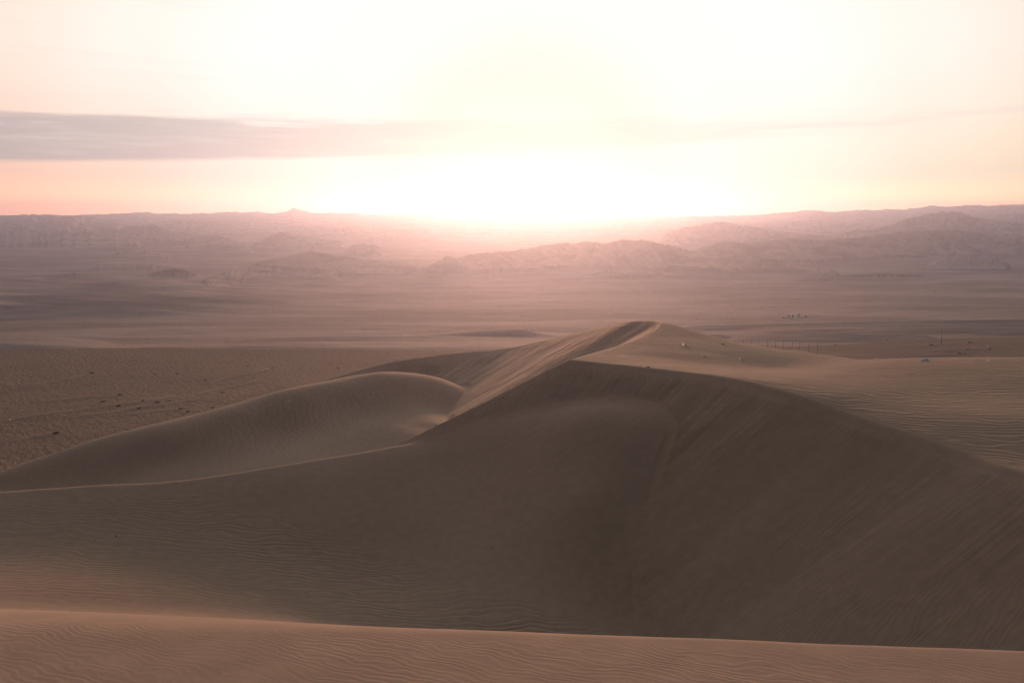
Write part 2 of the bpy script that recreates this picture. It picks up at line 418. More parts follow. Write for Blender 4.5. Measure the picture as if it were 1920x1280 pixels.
    # mesa at the right and the scarps before it
    z = add_ridge(z, x, y, px, [(1748, 490, 1780), (1772, 482, 1790), (1800, 481, 1790), (1862, 481, 1790), (1886, 489, 1780)], 110, 180, .75, .8, ribs=0.29, rf=0.240, slant=.3, seed=16, fade=14, warp=1)
    z = add_ridge(z, x, y, px, [(1470, 525, 1270), (1540, 519, 1300), (1600, 515, 1320), (1660, 512, 1330), (1730, 516, 1310)], 60, 90, .9, .9, ribs=0.33, rf=0.135, slant=.4, seed=17, fade=50, warp=6)
    z = add_ridge(z, x, y, px, [(1380, 487, 1720), (1440, 485, 1740), (1480, 486, 1720), (1520, 497, 1560), (1560, 503, 1490)], 110, 100, .9, .9, ribs=0.33, rf=0.120, slant=.4, seed=18, fade=25, warp=6)
    z = add_ridge(z, x, y, px, [(1125, 506, 1440), (1180, 512, 1380), (1260, 515, 1350)], 45, 60, .9, .9, ribs=0.33, rf=0.150, slant=.4, seed=19, fade=30, warp=6)
    # rocky hill country far off
    kz = [(-300, 402, 9000), (0, 403, 9000), (60, 402, 9000), (150, 403.5, 8900), (185, 407, 8700), (230, 416, 8200), (270, 424, 7800)]
    z = add_ridge(z, x, y, px, kz, 3200, 2500, .8, 1, ribs=0.45, rf=0.075, slant=1.5, seed=30, fade=20, warp=14)
    z = add_ridge(z, x, y, px, [(215, 432, 5600), (250, 422, 6000), (285, 418, 6100), (305, 428, 5700), (340, 434, 5400), (370, 436, 5200), (400, 446, 4600)], 682, 558, 1, 1, ribs=0.75, rf=0.090, slant=1.2, seed=31, fade=20, warp=10)
    z = add_ridge(z, x, y, px, [(300, 414, 9000), (350, 411, 9000), (420, 416, 9000), (500, 414, 9200), (570, 420, 8600), (640, 424, 8200)], 1612, 1116, 1, 1, ribs=0.75, rf=0.075, slant=1.5, seed=32, fade=40, warp=12)
    z = add_ridge(z, x, y, px, [(360, 452, 3800), (385, 444, 3900), (405, 438, 4000), (425, 446, 3850), (470, 460, 3300)], 496, 372, 1.1, 1, ribs=0.42, rf=0.090, slant=2, seed=33, fade=15, warp=5)
    z = add_ridge(z, x, y, px, [(485, 452, 3900), (515, 440, 4200), (532, 434, 4400), (560, 440, 4300), (600, 448, 4000), (640, 452, 3800)], 620, 496, 1.1, 1, ribs=0.49, rf=0.075, slant=2.4, seed=34, fade=15, warp=6)
    z = add_ridge(z, x, y, px, [(560, 424, 7400), (640, 421, 7600), (720, 426, 7000), (800, 430, 6500)], 1240, 744, 1, 1, ribs=0.66, rf=0.060, slant=1.8, seed=35, fade=40, warp=10)
    z = add_ridge(z, x, y, px, [(1250, 436, 4500), (1290, 424, 5200), (1345, 414, 5600), (1380, 418, 5500), (1430, 427, 5000), (1500, 438, 4400), (1570, 444, 4100)], 930, 682, 1.2, 1, ribs=0.49, rf=0.075, slant=-3.5, seed=36, fade=25, warp=8)
    z = add_ridge(z, x, y, px, [(1560, 446, 4300), (1580, 434, 4500), (1600, 430, 4600), (1622, 432, 4500), (1660, 422, 4900), (1700, 408, 5500), (1730, 400, 5900), (1762, 395, 6100), (1790, 398, 6000),
                                (1830, 408, 5600), (1870, 414, 5300), (1920, 419, 5100), (2100, 425, 5000)], 1116, 930, 1.25, 1, ribs=0.49, rf=0.060, slant=-2.6, seed=37, fade=15, warp=9)
    z = add_ridge(z, x, y, px, [(1400, 418, 8000), (1460, 415, 8500), (1560, 414, 8500), (1640, 418, 8000)], 1550, 930, 1, 1, ribs=0.66, rf=0.075, slant=2, seed=38, fade=40, warp=12)
    z = add_ridge(z, x, y, px, [(1850, 402, 8500), (1900, 398, 9000), (1960, 396, 9000), (2200, 396, 9000)], 1860, 930, .9, 1, ribs=0.58, rf=0.075, slant=2, seed=39, fade=60, warp=12)
    # skyline plateau
    sky = [(-400, 404, 12500), (0, 403, 12500), (60, 402.5, 12500), (150, 403, 12500), (200, 400.5, 12500), (240, 399, 12500), (268, 397, 12500), (295, 399, 12500), (340, 400.5, 12500), (400, 399.5, 12500),
           (430, 396.5, 12500), (480, 397, 12500), (520, 399.5, 12500), (538, 395, 12500), (552, 390.5, 12500), (566, 393, 12500), (585, 398.5, 12500), (640, 399, 12500), (800, 401, 12500),
           (960, 404, 12500), (1100, 405.5, 12500), (1280, 405.5, 12500), (1400, 402.5, 12500), (1480, 397, 12500), (1520, 394, 12500), (1560, 396, 12500), (1600, 393.5, 12500),
           (1690, 391.5, 12500), (1712, 389, 12500), (1732, 385.5, 12500), (1770, 386.5, 12500), (1800, 384, 12500), (1860, 385, 12500), (1920, 382, 12500), (2300, 380, 12500)]
    z = add_ridge(z, x, y, px, sky, 4000, 3500, 1.1, 1, ribs=0.26, rf=0.045, slant=2, seed=45, fade=10, warp=3)
    # erosion texture on everything high above the floor
    hh = np.clip((z - np.interp(r, VAL_Y, VAL_Z)) / (.006 * r), 0, 1)
    z = z + hh * r * .0016 * (ridged(x / (r * .02 + 10), y / (r * .05 + 10), 50, 4) - .5) * sstep(2200, 3800, r)
    return z

EDGE_PX = [-600, -300, 0, 150, 300, 500, 700, 900, 1000, 1200, 1400, 1500, 1600, 1700, 1800, 1920, 2300]
EDGE_PY = [660, 660, 655, 652, 651, 655, 656, 655, 652, 650, 647, 649, 644, 638, 634, 631, 624]

# brink of the nearest dune
N_BRINK = [(-700, 1125, 11.50), (-300, 1140, 11.50), (0, 1152, 11.50), (200, 1158, 11.42), (400, 1165, 11.34), (600, 1173, 11.26), (800, 1180, 11.18), (1000, 1186, 11.10), (1300, 1196, 10.94),
           (1600, 1209, 10.77), (1920, 1221, 10.61), (2300, 1240, 10.45), (2700, 1260, 10.37)]
cN = PS(N_BRINK)

TAILS = [(75, 751, 225, 739), (0, 787, 170, 764), (150, 768, 330, 742), (120, 784, 262, 764), (240, 766, 375, 748), (0, 827, 98, 812), (217, 778, 345, 765), (345, 742, 487, 712),
         (386, 716, 510, 690), (60, 722, 170, 701), (1681, 648, 1815, 643), (1713, 658, 1851, 653), (1713, 666, 1797, 663), (1500, 668, 1640, 664)]
def tails(x, y):
    z = np.zeros_like(x)
    for k, (ax, ay, bx, by) in enumerate(TAILS):
        A = P(ax, ay, 1.); A = A * (-48.5 / A[2]); B = P(bx, by, 1.); B = B * (-48.5 / B[2])
        m = (y > min(A[1], B[1]) - 12) & (y < max(A[1], B[1]) + 12)
        d = B[:2] - A[:2]; L = np.hypot(*d); d /= L
        X = x[m] - A[0]; Y = y[m] - A[1]
        t = (X * d[0] + Y * d[1]) / L; w = -X * d[1] + Y * d[0] + .5 * np.sin(t * 9 + k)
        z[m] += .16 * np.exp(-(w / .9) ** 2) * sstep(-.15, .35, t) * (1 - sstep(.97, 1.02, t))
    return z

def near_height(x, y):
    """dunes in front of the camera; returns z, label, u, v, ripple amount, streak amount"""
    sh = x.shape
    S = S_SURF(x, y)
    # the windward back runs down to the flat, no steeper to the eye than this fall line
    pr = px_of(x, y)
    cpy = np.interp(pr, [1200, 1255, 1300, 1345, 1390, 1440, 1500, 1560, 1620, 2200], [520, 592, 615, 629, 641, 648, 653.5, 661, 681, 682])
    bb = (640 - cpy) / F_PX
    lim = y * (-SP + CP * bb) / (CP + SP * bb) + np.interp(y, [70, 92, 110], [12, .8, 0])
    S = smin(S, lim, .8)
    S = np.minimum(S, -10)
    f1, s1, d1 = SLIP1(x, y)
    f2, s2, d2 = SLIP2(x, y)
    F = np.minimum(f1, f2)
    D = smin(S, F, .16)
    lab = np.where(S < F, 0, np.where(f1 < f2, 1, 2))
    G = G_SURF(x, y)
    # the low left dune drops off behind its crest
    Lc = catmull(cL, 1.)
    Ly = np.interp(x, Lc[:, 0], Lc[:, 1]); Lz = np.interp(x, Lc[:, 0], Lc[:, 2])
    back = Lz - .52 * (y - Ly)
    back = np.where(x > Lc[-1, 0], np.where(y > Ly - 3, Lz - .0 - .52 * (y - Ly), back) + .62 * (x - Lc[-1, 0]), back)
    G = smin(G, back, .25)
    G = np.where((y > 100), -90., G)
    kk = 1.0
    Z = smax(D, G, kk)
    lab = np.where(G > D, 3, lab)
    C = C_SURF(x, y)
    back = C
    plat = -48.5 + .25 * fbm(x / 30., y / 22., 71, 3)
    C = np.where(y > 190, plat - 5 - (y - 190) * .3, C)
    xc = np.interp(y, [100, 120, 136, 152, 170], [-12.5, -12.5, -11.6, -11, -12.5])
    C = C - .35 * smax(x - xc + 1, np.zeros_like(x), 4.)
    C = np.where(y < Ly + 1, -90., C)
    kc = np.where(y > 100, .12, .5)
    Z2 = smax(Z, C, kc)
    lab = np.where(C > Z, 4, lab)
    plat = plat + tails(x, y)
    Z3 = smax(Z2, plat, 1.6)
    lab = np.where((plat > Z2), 5, lab)
    # nearest dune
    Ny = np.interp(x / np.maximum(y, 1e-3), cN[:, 0] / cN[:, 1], cN[:, 1])
    Nz = np.interp(x / np.maximum(y, 1e-3), cN[:, 0] / cN[:, 1], cN[:, 2])
    slopeb = np.interp(x / np.maximum(y, 1e-3), [-1, -.64, -.3, 0, 1], [.520, .527, .545, .6, .62])
    slopef = .43 + .02 * (Ny - y) / 5
    N = np.where(y < Ny, Nz + .17 * (Ny - y) + .0, Nz - slopeb * (y - Ny))
    soft = np.interp(x / np.maximum(y, 1e-3), [-.7, -.2, .2], [.5, .12, .03])
    N = smin(Nz + .17 * (Ny - y), Nz - slopeb * (y - Ny) , 1e-3 + soft) + soft * .25 * np.exp(-((y - Ny) / 3) ** 2)
    N = np.minimum(N, -1.9)
    Z3 = np.where(y < 60, smax(Z3, N, 1.0), Z3)
    lab = np.where((y < Ny), 6, lab)
    lab = np.where((y >= Ny) & (y < 60) & (N > Z2), 3, lab)
    Z3 = Z3 + .07 * fbm(x / 7., y / 9., 301, 3) * sstep(18, 45, y) + .012 * fbm(x / 1.1, y / 1.4, 305, 2) * sstep(16, 8, y)
    # edge of the flat
    px = px_of(x, y)
    epy = np.interp(px, EDGE_PX, EDGE_PY)
    b = (640 - epy) / F_PX
    Ye = -48.5 * (CP + SP * b) / (-SP + CP * b)
    over = y - Ye
    zf = np.interp(y, VAL_Y, VAL_Z)
    return Z3, lab, Ye, (S, f1, f2, s1, d1, s2, d2)

def height(x, y):
    z = np.empty(x.shape); lab = np.full(x.shape, 7)
    s = np.zeros(x.shape); d = np.zeros(x.shape)
    Ye = np.full(x.shape, 300.)
    nm = y < 420
    zn, ln, ye, (S, f1, f2, s1, d1, s2, d2) = near_height(x[nm], y[nm])
    fz = far_height(x, y)
    over = y[nm] - ye
    w = sstep(0, 45, over)
    zn2 = zn - np.clip(over, 0, None) * .22
    zn2 = np.where(over > 0, smax(zn2, fz[nm], 1.), zn)
    ln = np.where((over > 0) & (zn2 - fz[nm] < .6), 7, ln)
    z[:] = fz
    z[nm] = zn2
    lab[nm] = ln
    s[nm] = np.where(ln == 1, s1, s2); d[nm] = np.where(ln == 1, d1, d2)
    return z, lab, s, d
# ---------------------------------------------------------------- end terrain

# ---------------------------------------------------------------- materials
def new_mat(name):
    m = bpy.data.materials.new(name); m.use_nodes = True
    return m, N(m.node_tree)

def finish(n, colour, rough, height=None, dist=1., strength=1.):
    b = n.node('ShaderNodeBsdfPrincipled')
    n.put(b.inputs['Base Color'], colour if isinstance(colour, bpy.types.NodeSocket) else tuple(colour) + (1.,))
    n.put(b.inputs['Roughness'], rough)
    b.inputs['Specular IOR Level'].default_value = .15
    if height is not None:
        bp = n.node('ShaderNodeBump'); bp.inputs['Strength'].default_value = strength; bp.inputs['Distance'].default_value = dist
        n.put(bp.inputs['Height'], height); n.put(b.inputs['Normal'], bp.outputs[0])
    o = n.node('ShaderNodeOutputMaterial'); n.put(o.inputs[0], b.outputs[0])

SAND = (.372, .285, .222)
def mat_sand():
    m, n = new_mat("sand")
    geo = n.node('ShaderNodeNewGeometry').outputs['Position']
    x, y, z = n.sep(geo)
    pos = n.xyz(x, y, 0.)
    rp = n.sep(n.attr('rip').outputs['Vector'])          # u, v across/along ripples in wavelengths, amplitude in m
    sk = n.sep(n.attr('stk').outputs['Vector'])          # along crest, down slope, amplitude
    u, v, amp = rp[0], rp[1], rp[2]
    # ripple trains: warped parallel crests that split and join
    wv = n.noise(n.xyz(n.m('MULTIPLY', u, .11), n.m('MULTIPLY', v, .09)), 1., 3, .5)
    w2 = n.noise(n.xyz(n.m('MULTIPLY', u, .35), n.m('MULTIPLY', v, .16), 7.), 1., 2, .5)
    uu = n.m('ADD', u, n.m('ADD', n.m('MULTIPLY', n.m('SUBTRACT', wv, .5), 7.), n.m('MULTIPLY', n.m('SUBTRACT', w2, .5), 3.2)))
    fr = n.m('FRACT', uu)
    saw = n.m('MULTIPLY', n.rng(fr, 0., .68), n.rng(fr, 1., .68))           # asymmetric ripple profile
    rn = n.noise(n.xyz(n.m('MULTIPLY', u, .8), n.m('MULTIPLY', v, .12), 3.), 1., 2, .5)
    patch = n.rng(n.noise(n.xyz(n.m('MULTIPLY', u, .05), n.m('MULTIPLY', v, .04), 11.), 1., 3, .5), .35, .62, .35, 1.)
    rip = n.m('MULTIPLY', n.m('MULTIPLY', n.m('ADD', n.m('MULTIPLY', saw, .7), n.m('MULTIPLY', rn, .9)), amp), patch)
    # avalanche streaks
    s1 = n.noise(n.xyz(n.m('MULTIPLY', sk[0], 1.5), n.m('MULTIPLY', sk[1], .05)), 1., 5, .62)
    s2 = n.noise(n.xyz(n.m('MULTIPLY', sk[0], .35), n.m('MULTIPLY', sk[1], .03), 4.), 1., 3, .55)
    pm = n.rng(n.noise(n.xyz(n.m('MULTIPLY', sk[0], .10), n.m('MULTIPLY', sk[1], .07), 9.), 1., 3, .5), .38, .62, .15, 1.)
    stx = n.m('MULTIPLY', n.m('MULTIPLY', n.m('ADD', s1, n.m('MULTIPLY', s2, 1.3)), sk[2]), pm)
    gr = n.noise(pos, 14., 3, .6)
    h = n.m('ADD', n.m('ADD', rip, stx), n.m('MULTIPLY', gr, .003))
    c1 = n.noise(n.vm('MULTIPLY', pos, (.05, .03, 1)), 1., 4, .5)
    c2 = n.noise(pos, 1.3, 4, .6)
    f = n.m('ADD', n.m('MULTIPLY', c1, .6), n.m('MULTIPLY', c2, .4))
    c = n.mix(n.rng(f, .3, .7), tuple(a * .84 for a in SAND), tuple(a * 1.12 for a in SAND))
    # sorted grains in the avalanche tongues
    sg = n.m('ADD', n.m('MULTIPLY', s1, .6), n.m('MULTIPLY', s2, .4))
    c = n.mix(n.m('MULTIPLY', n.rng(sk[2], .02, .3), n.rng(sg, .40, .60, .5, 0.)), c, tuple(a * .62 for a in SAND))
    # sand colour is darker in the ripple troughs
    c = n.mix(n.m('MULTIPLY', n.m('MULTIPLY', n.rng(saw, .35, .0), n.rng(amp, .005, .03)), .22), c, tuple(a * .62 for a in SAND))
    finish(n, c, .92, h, 1.0)
    return m

def mat_flat():
    m, n = new_mat("gravelly_sand")
    geo = n.node('ShaderNodeNewGeometry').outputs['Position']
    x, y, z = n.sep(geo)
    u = n.m('ADD', n.m('MULTIPLY', x, .5), n.m('MULTIPLY', y, .35))
    v = n.m('SUBTRACT', n.m('MULTIPLY', x, .35), n.m('MULTIPLY', y, .5))
    a = n.noise(n.xyz(n.m('MULTIPLY', u, 1.3), n.m('MULTIPLY', v, .45)), 1., 4, .6, .6)
    b = n.noise(n.xyz(x, y), .9, 5, .65)
    big = n.noise(n.xyz(n.m('MULTIPLY', x, .03), n.m('MULTIPLY', y, .02)), 1., 3, .5)
    am = n.rng(big, .35, .65, .5, 1.)
    h = n.m('MULTIPLY', n.m('ADD', n.m('MULTIPLY', n.rng(a, .35, .65), .5), n.m('MULTIPLY', b, .4)), n.m('MULTIPLY', am, .42))
    c = n.mix(n.rng(b, .35, .65), (.25, .175, .13), (.33, .235, .175))
    c = n.mix(n.rng(n.noise(n.xyz(x, y, 5.), .5, 4, .7), .62, .72, 0., .6), c, (.15, .105, .08))
    tail = n.sep(n.attr('rip').outputs['Vector'])[2]
    c = n.mix(n.rng(tail, .2, .8, 0., .8), c, (.40, .29, .22))
    h = n.m('MULTIPLY', h, n.rng(tail, .1, .6, 1., .15))
    finish(n, c, .95, h, 1.0)
    return m

def mat_valley():
    m, n = new_mat("valley_sand")
    geo = n.node('ShaderNodeNewGeometry').outputs['Position']
    x, y, z = n.sep(geo)
    a = n.noise(n.xyz(n.m('MULTIPLY', x, .0035), n.m('MULTIPLY', y, .009)), 1., 6, .58, .4)
    b = n.noise(n.xyz(n.m('MULTIPLY', x, .03), n.m('MULTIPLY', y, .06)), 1., 5, .6)
    g = n.noise(n.xyz(x, y), .25, 5, .6)
    c = n.mix(n.rng(a, .38, .62), (.225, .18, .17), (.41, .325, .295))
    c = n.mix(n.m('MULTIPLY', n.rng(b, .5, .7), .35), c, (.17, .14, .13))
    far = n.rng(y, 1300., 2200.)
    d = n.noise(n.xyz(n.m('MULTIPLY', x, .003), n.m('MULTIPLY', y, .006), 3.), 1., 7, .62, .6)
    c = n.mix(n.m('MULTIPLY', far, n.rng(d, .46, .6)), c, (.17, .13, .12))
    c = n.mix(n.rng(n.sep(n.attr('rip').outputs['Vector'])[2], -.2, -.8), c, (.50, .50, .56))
    h = n.m('ADD', n.m('MULTIPLY', b, 1.6), n.m('MULTIPLY', g, .5))
    finish(n, c, .95, h, 1.0)
    return m

def mat_hill():
    m, n = new_mat("hill_sand")
    geo = n.node('ShaderNodeNewGeometry').outputs['Position']
    x, y, z = n.sep(geo)
    a = n.noise(n.xyz(n.m('MULTIPLY', x, .008), n.m('MULTIPLY', y, .008), n.m('MULTIPLY', z, .02)), 1., 6, .6, .5)
    c = n.mix(n.rng(a, .42, .6), (.47, .375, .325), (.22, .175, .16))
    rock = n.rng(n.sep(n.attr('rip').outputs['Vector'])[2], .3, .7)
    c = n.mix(n.m('MULTIPLY', rock, n.rng(a, .3, .6, .5, .9)), c, (.13, .10, .09))
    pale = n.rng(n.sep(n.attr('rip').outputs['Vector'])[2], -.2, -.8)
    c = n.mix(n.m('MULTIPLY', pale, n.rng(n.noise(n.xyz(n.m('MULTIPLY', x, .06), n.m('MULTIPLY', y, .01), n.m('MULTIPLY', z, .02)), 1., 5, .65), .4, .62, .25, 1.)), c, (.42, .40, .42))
    g = n.noise(n.xyz(x, y, z), .04, 6, .62)
    finish(n, c, .95, n.m('MULTIPLY', g, n.rng(y, 1900., 2300., 5., 16.)), 1.0)
    return m

M_SAND, M_FLAT, M_VALLEY, M_HILL = mat_sand(), mat_flat(), mat_valley(), mat_hill()

# ---------------------------------------------------------------- ground sheets
def rings(segs):
    r = [segs[0][0]]
    for a, b, q in segs:
        while r[-1] < b: r.append(r[-1] * q)
    return np.array(r)
QUICK = 1.0
RR = rings([(2.5, 30, 1 + .008 * QUICK), (30, 420, 1 + .0036 * QUICK), (420, 1500, 1 + .0035 * QUICK), (1500, 5900, 1 + .0025 * QUICK)])
AA = np.concatenate([np.linspace(-1.05, -.72, 70, endpoint=False), np.linspace(-.72, .72, int(1100 / QUICK)), np.linspace(.72, 1.05, 71)[1:]])
GX = AA[None, :] * RR[:, None]
GY = np.repeat(RR[:, None], len(AA), 1)
GZ, LAB, ST, SDN = height(GX, GY)

def frame_xy(x, y, z):
    fw = y * CP - z * SP
    return 960 + F_PX * x / fw, 640 - F_PX * (y * SP + z * CP) / fw

# normals of the whole sheet, shared by all the pieces cut from it
def sheet_normals(X, Y, Z):
    Pn = np.stack([X, Y, Z], -1)
    du = np.empty_like(Pn); dv = np.empty_like(Pn)
    du[:, 1:-1] = Pn[:, 2:] - Pn[:, :-2]; du[:, 0] = Pn[:, 1] - Pn[:, 0]; du[:, -1] = Pn[:, -1] - Pn[:, -2]
    dv[1:-1] = Pn[2:] - Pn[:-2]; dv[0] = Pn[1] - Pn[0]; dv[-1] = Pn[-1] - Pn[-2]
    n = np.cross(du, dv); n /= np.linalg.norm(n, axis=-1, keepdims=True)
    return n
NRM = sheet_normals(GX, GY, GZ)
PXg, PYg = frame_xy(GX, GY, GZ)

# ripple coordinates by kind of surface
U = np.zeros_like(GX); V = np.zeros_like(GX); AMP = np.zeros_like(GX)
SA = np.zeros_like(GX)
def setrip(mask, ang, lam, amp):
    ca, sa = math.cos(rad(ang)), math.sin(rad(ang))
    U[mask] = ((GY * ca + GX * sa) / lam)[mask]; V[mask] = ((GX * ca - GY * sa) / lam)[mask]
    AMP[mask] = (amp * lam if np.isscalar(amp) else amp[mask] * lam)
near = GY < 420
# windward sand
a_ = .04 * sstep(1180, 1400, PXg) * np.ones_like(GX) + .02
a_ = a_ + .03 * np.exp(-(((PXg - 1390) / 60.) ** 2 + ((PYg - 675) / 18.) ** 2))
a_ = a_ * (1 - sstep(110, 180, GY)) + .02
setrip(near & (LAB == 0), 28, .85, a_)
# low left dune and its floor
diag = (PYg - (900 + (PXg - 430) * .377)) / 60.
below = sstep(-.2, 1.3, diag)
big = np.exp(-((diag - 1.6) / 1.5) ** 2) * sstep(250, 620, PXg)
crestfade = sstep(6, 45, PYg - np.interp(PXg, [c[0] for c in CREST_L], [c[1] for c in CREST_L]))
g_ = (.045 + .075 * big) * below * crestfade * (1 - .75 * sstep(1070, 1150, PYg) * (1 - sstep(300, 900, PXg)))
setrip(near & (LAB == 3), -9, .62, g_)
lam2 = near & (LAB == 3)
# crown dune
c_ = .075 * np.exp(-(((PXg - 600) / 170.) ** 2 + ((PYg - (778 - (PXg - 600) * .22)) / 38.) ** 2)) + .012
setrip(near & (LAB == 4), 66, 1.1, c_)
# nearest dune
n_ = .036 * np.ones_like(GX)
setrip(near & (LAB == 6), 24, .13, n_)
flat = near & (LAB == 5)
AMP[flat] = (tails(GX, GY) / .16)[flat]
# slip faces
f2 = near & (LAB == 2)
SA[f2] = (.38 * np.clip(1.1 - SDN / 16., .25, 1) * (.35 + .65 * sstep(1500, 1250, PXg)) * sstep(0., 1.2, SDN) * (1 - .7 * sstep(1020, 1120, PYg)))[f2]
r2 = (.03 * sstep(1040, 1110, PYg) * sstep(1100, 1250, PXg) * np.ones_like(GX))
setrip(f2, 150, .42, r2)
f1 = near & (LAB == 1)
SA[f1] = (.5 * sstep(0., 1.0, SDN))[f1]
# the same surfaces keep fading streaks where sand has run out over the hump
hz_ = near & (LAB == 3) & (PXg > 1100)
SA[hz_] = .12 * sstep(1100, 1250, PXg)[hz_]

# ripples and streaks die out where two kinds of surface meet
bd = np.zeros_like(GX)
bd[:, 1:] = np.maximum(bd[:, 1:], LAB[:, 1:] != LAB[:, :-1]); bd[1:] = np.maximum(bd[1:], LAB[1:] != LAB[:-1])
for it in range(7):
    e = bd.copy()
    for sh_ in ((1, 0), (-1, 0), (0, 1), (0, -1)): e = np.maximum(e, np.roll(bd, sh_, (0, 1)) - (.0 if it < 2 else .2))
    bd = e
keep = 1 - np.clip(bd, 0, 1)
U_, V_ = U, V
AMP[near] *= keep[near]; SA *= keep

def sheet(name, mask_faces, mat, label, cat, rip=True):
    """cut the faces of the mask out of the sheet as one mesh"""
    nr, na = GX.shape
    idx = np.full(nr * na, -1, dtype=np.int64)
    fi, fj = np.nonzero(mask_faces)
    a = fi * na + fj
    quads = np.stack([a, a + 1, a + na + 1, a + na], 1)
    used = np.unique(quads); idx[used] = np.arange(len(used))
    q = idx[quads].astype(np.int32)
    me = bpy.data.meshes.new(name)
    me.vertices.add(len(used)); me.loops.add(q.size); me.polygons.add(len(q))
    co = np.stack([GX.ravel()[used], GY.ravel()[used], GZ.ravel()[used]], 1).astype(np.float32)
    me.vertices.foreach_set('co', co.ravel())
    me.loops.foreach_set('vertex_index', q.ravel())
    me.polygons.foreach_set('loop_start', np.arange(0, q.size, 4, dtype=np.int32))
    me.update(calc_edges=True)
    me.polygons.foreach_set('use_smooth', np.ones(len(q), dtype=bool))
    at = me.attributes.new('rip', 'FLOAT_VECTOR', 'POINT')
    at.data.foreach_set('vector', np.stack([U.ravel()[used], V.ravel()[used], AMP.ravel()[used]], 1).astype(np.float32).ravel())
    at = me.attributes.new('stk', 'FLOAT_VECTOR', 'POINT')
    at.data.foreach_set('vector', np.stack([ST.ravel()[used], SDN.ravel()[used], SA.ravel()[used]], 1).astype(np.float32).ravel())
    me.normals_split_custom_set_from_vertices(NRM.reshape(-1, 3)[used].astype(np.float32))
    me.materials.append(mat)
    o = bpy.data.objects.new(name, me); col.objects.link(o)
    o['kind'] = 'structure'; o['label'] = label; o['category'] = cat
    return o

FL = LAB[:-1, :-1]
HV = GZ - np.interp(GY, VAL_Y, VAL_Z)
hill = (HV > np.maximum(6., .0035 * GY)) & (GY > 1150)
# dark rock on the knolls at the left
ROCK = np.exp(-(((PXg - 318) / 45.) ** 2)) * ((GY > 1240) & (GY < 1440)) + np.exp(-(((PXg - 140) / 70.) ** 2)) * ((GY > 1290) & (GY < 1480)) \
     + ((PXg > 1400) & (PXg < 1760) & (GY > 1200) & (GY < 1390)) * 1.
ROCK = np.clip(ROCK, 0, 1); AMP[GY > 900] = ROCK[GY > 900]
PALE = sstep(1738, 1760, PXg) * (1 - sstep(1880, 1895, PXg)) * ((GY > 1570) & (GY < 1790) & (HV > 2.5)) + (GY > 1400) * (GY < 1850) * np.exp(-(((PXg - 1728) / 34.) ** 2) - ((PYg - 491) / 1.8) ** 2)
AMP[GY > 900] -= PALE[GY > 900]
HF = hill[:-1, :-1]
sheet('foreground_dune', FL == 6, M_SAND, 'pinkish rippled sand slope along the bottom edge, nearest of the dunes', 'dune')
sheet('sand_dune', (FL <= 4), M_SAND, 'great crescent dune with a sharp crest and a dark slip face', 'dune')
sheet('gravel_flat', FL == 5, M_FLAT, 'flat brown gravelly ground behind the big dune', 'ground')
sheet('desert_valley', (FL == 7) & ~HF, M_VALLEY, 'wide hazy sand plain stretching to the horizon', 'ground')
sheet('desert_hills', (FL == 7) & HF, M_HILL, 'hazy ribbed sand ranges and rocky hills below the skyline', 'hills')

# the rest of the dune around and behind the camera
def surround():
    na, nr = 150, 70
    az = np.linspace(math.atan(1.05), 2 * math.pi - math.atan(1.05), na)
    r = np.geomspace(2.5 * math.hypot(1, 1.05), 3000, nr)
    X = np.sin(az)[None] * r[:, None]; Y = np.cos(az)[None] * r[:, None]
    yc = np.maximum(Y, 2.5)
    Zf, _, _, _ = height(np.clip(X, -1.05 * yc, 1.05 * yc), yc)
    back = -1.9 - .10 * np.maximum(r[:, None] - 12, 0) * np.ones_like(X)
    back = np.maximum(back, -30) + 1.2 * fbm(X / 40, Y / 40, 91, 3) * sstep(6, 40, r)[:, None]
    wgt = sstep(2.5, 12., Y + .25 * np.abs(X))
    wgt = np.where(Y > 0, sstep(0., 1., Y / (np.abs(X) + 1e-6) / .95), 0)
    Z = back * (1 - wgt) + np.clip(Zf, -80, -1.9) * wgt
    verts = np.stack([X, Y, Z], -1).reshape(-1, 3).tolist()
    c0 = len(verts); verts.append((0, 0, -1.9))
    faces = [(i * na + j, i * na + j + 1, (i + 1) * na + j + 1, (i + 1) * na + j) for i in range(nr - 1) for j in range(na - 1)]
    faces += [(c0, j + 1, j) for j in range(na - 1)]
    # small apron between the camera's feet and the start of the big sheet
    k = len(verts)
    for a in AA[::20]: verts.append((a * 2.5, 2.5, float(np.interp(a, AA, GZ[0]))))
    n_ = len(AA[::20])
    faces += [(c0, k + j, k + j + 1) for j in range(n_ - 1)]
    me = bpy.data.meshes.new('dune_top'); me.from_pydata(verts, [], faces)
    me.polygons.foreach_set('use_smooth', [True] * len(faces))
    me.materials.append(M_SAND)
    o = bpy.data.objects.new('dune_top', me); col.objects.link(o)
    o['kind'] = 'structure'; o['label'] = 'smooth sand of the dune top under and behind the viewpoint'; o['category'] = 'dune'
surround()

def ground_z(px, py, Y0=5., Y1=5900.):
    """first point of the ground the ray through (px, py) meets, read off the sheet"""
    a = (px - 960) / F_PX; b = (640 - py) / F_PX
    dr = np.array([a, CP + SP * b, -SP + CP * b]); dr = dr / dr[1]
    j = np.interp(dr[0], AA, np.arange(len(AA))); j0 = int(j); t = j - j0
    zc = GZ[:, j0] * (1 - t) + GZ[:, min(j0 + 1, len(AA) - 1)] * t
    hit = np.nonzero((zc > dr[2] * RR) & (RR > Y0))[0]
    i = max(int(hit[0]), 1) if len(hit) else len(RR) - 1
    f0 = dr[2] * RR[i - 1] - zc[i - 1]; f1 = dr[2] * RR[i] - zc[i]
    q = f0 / (f0 - f1 + 1e-9); Y = RR[i - 1] + (RR[i] - RR[i - 1]) * min(max(q, 0), 1)
    return Vector((dr[0] * Y, Y, float(np.interp(Y, RR, zc))))

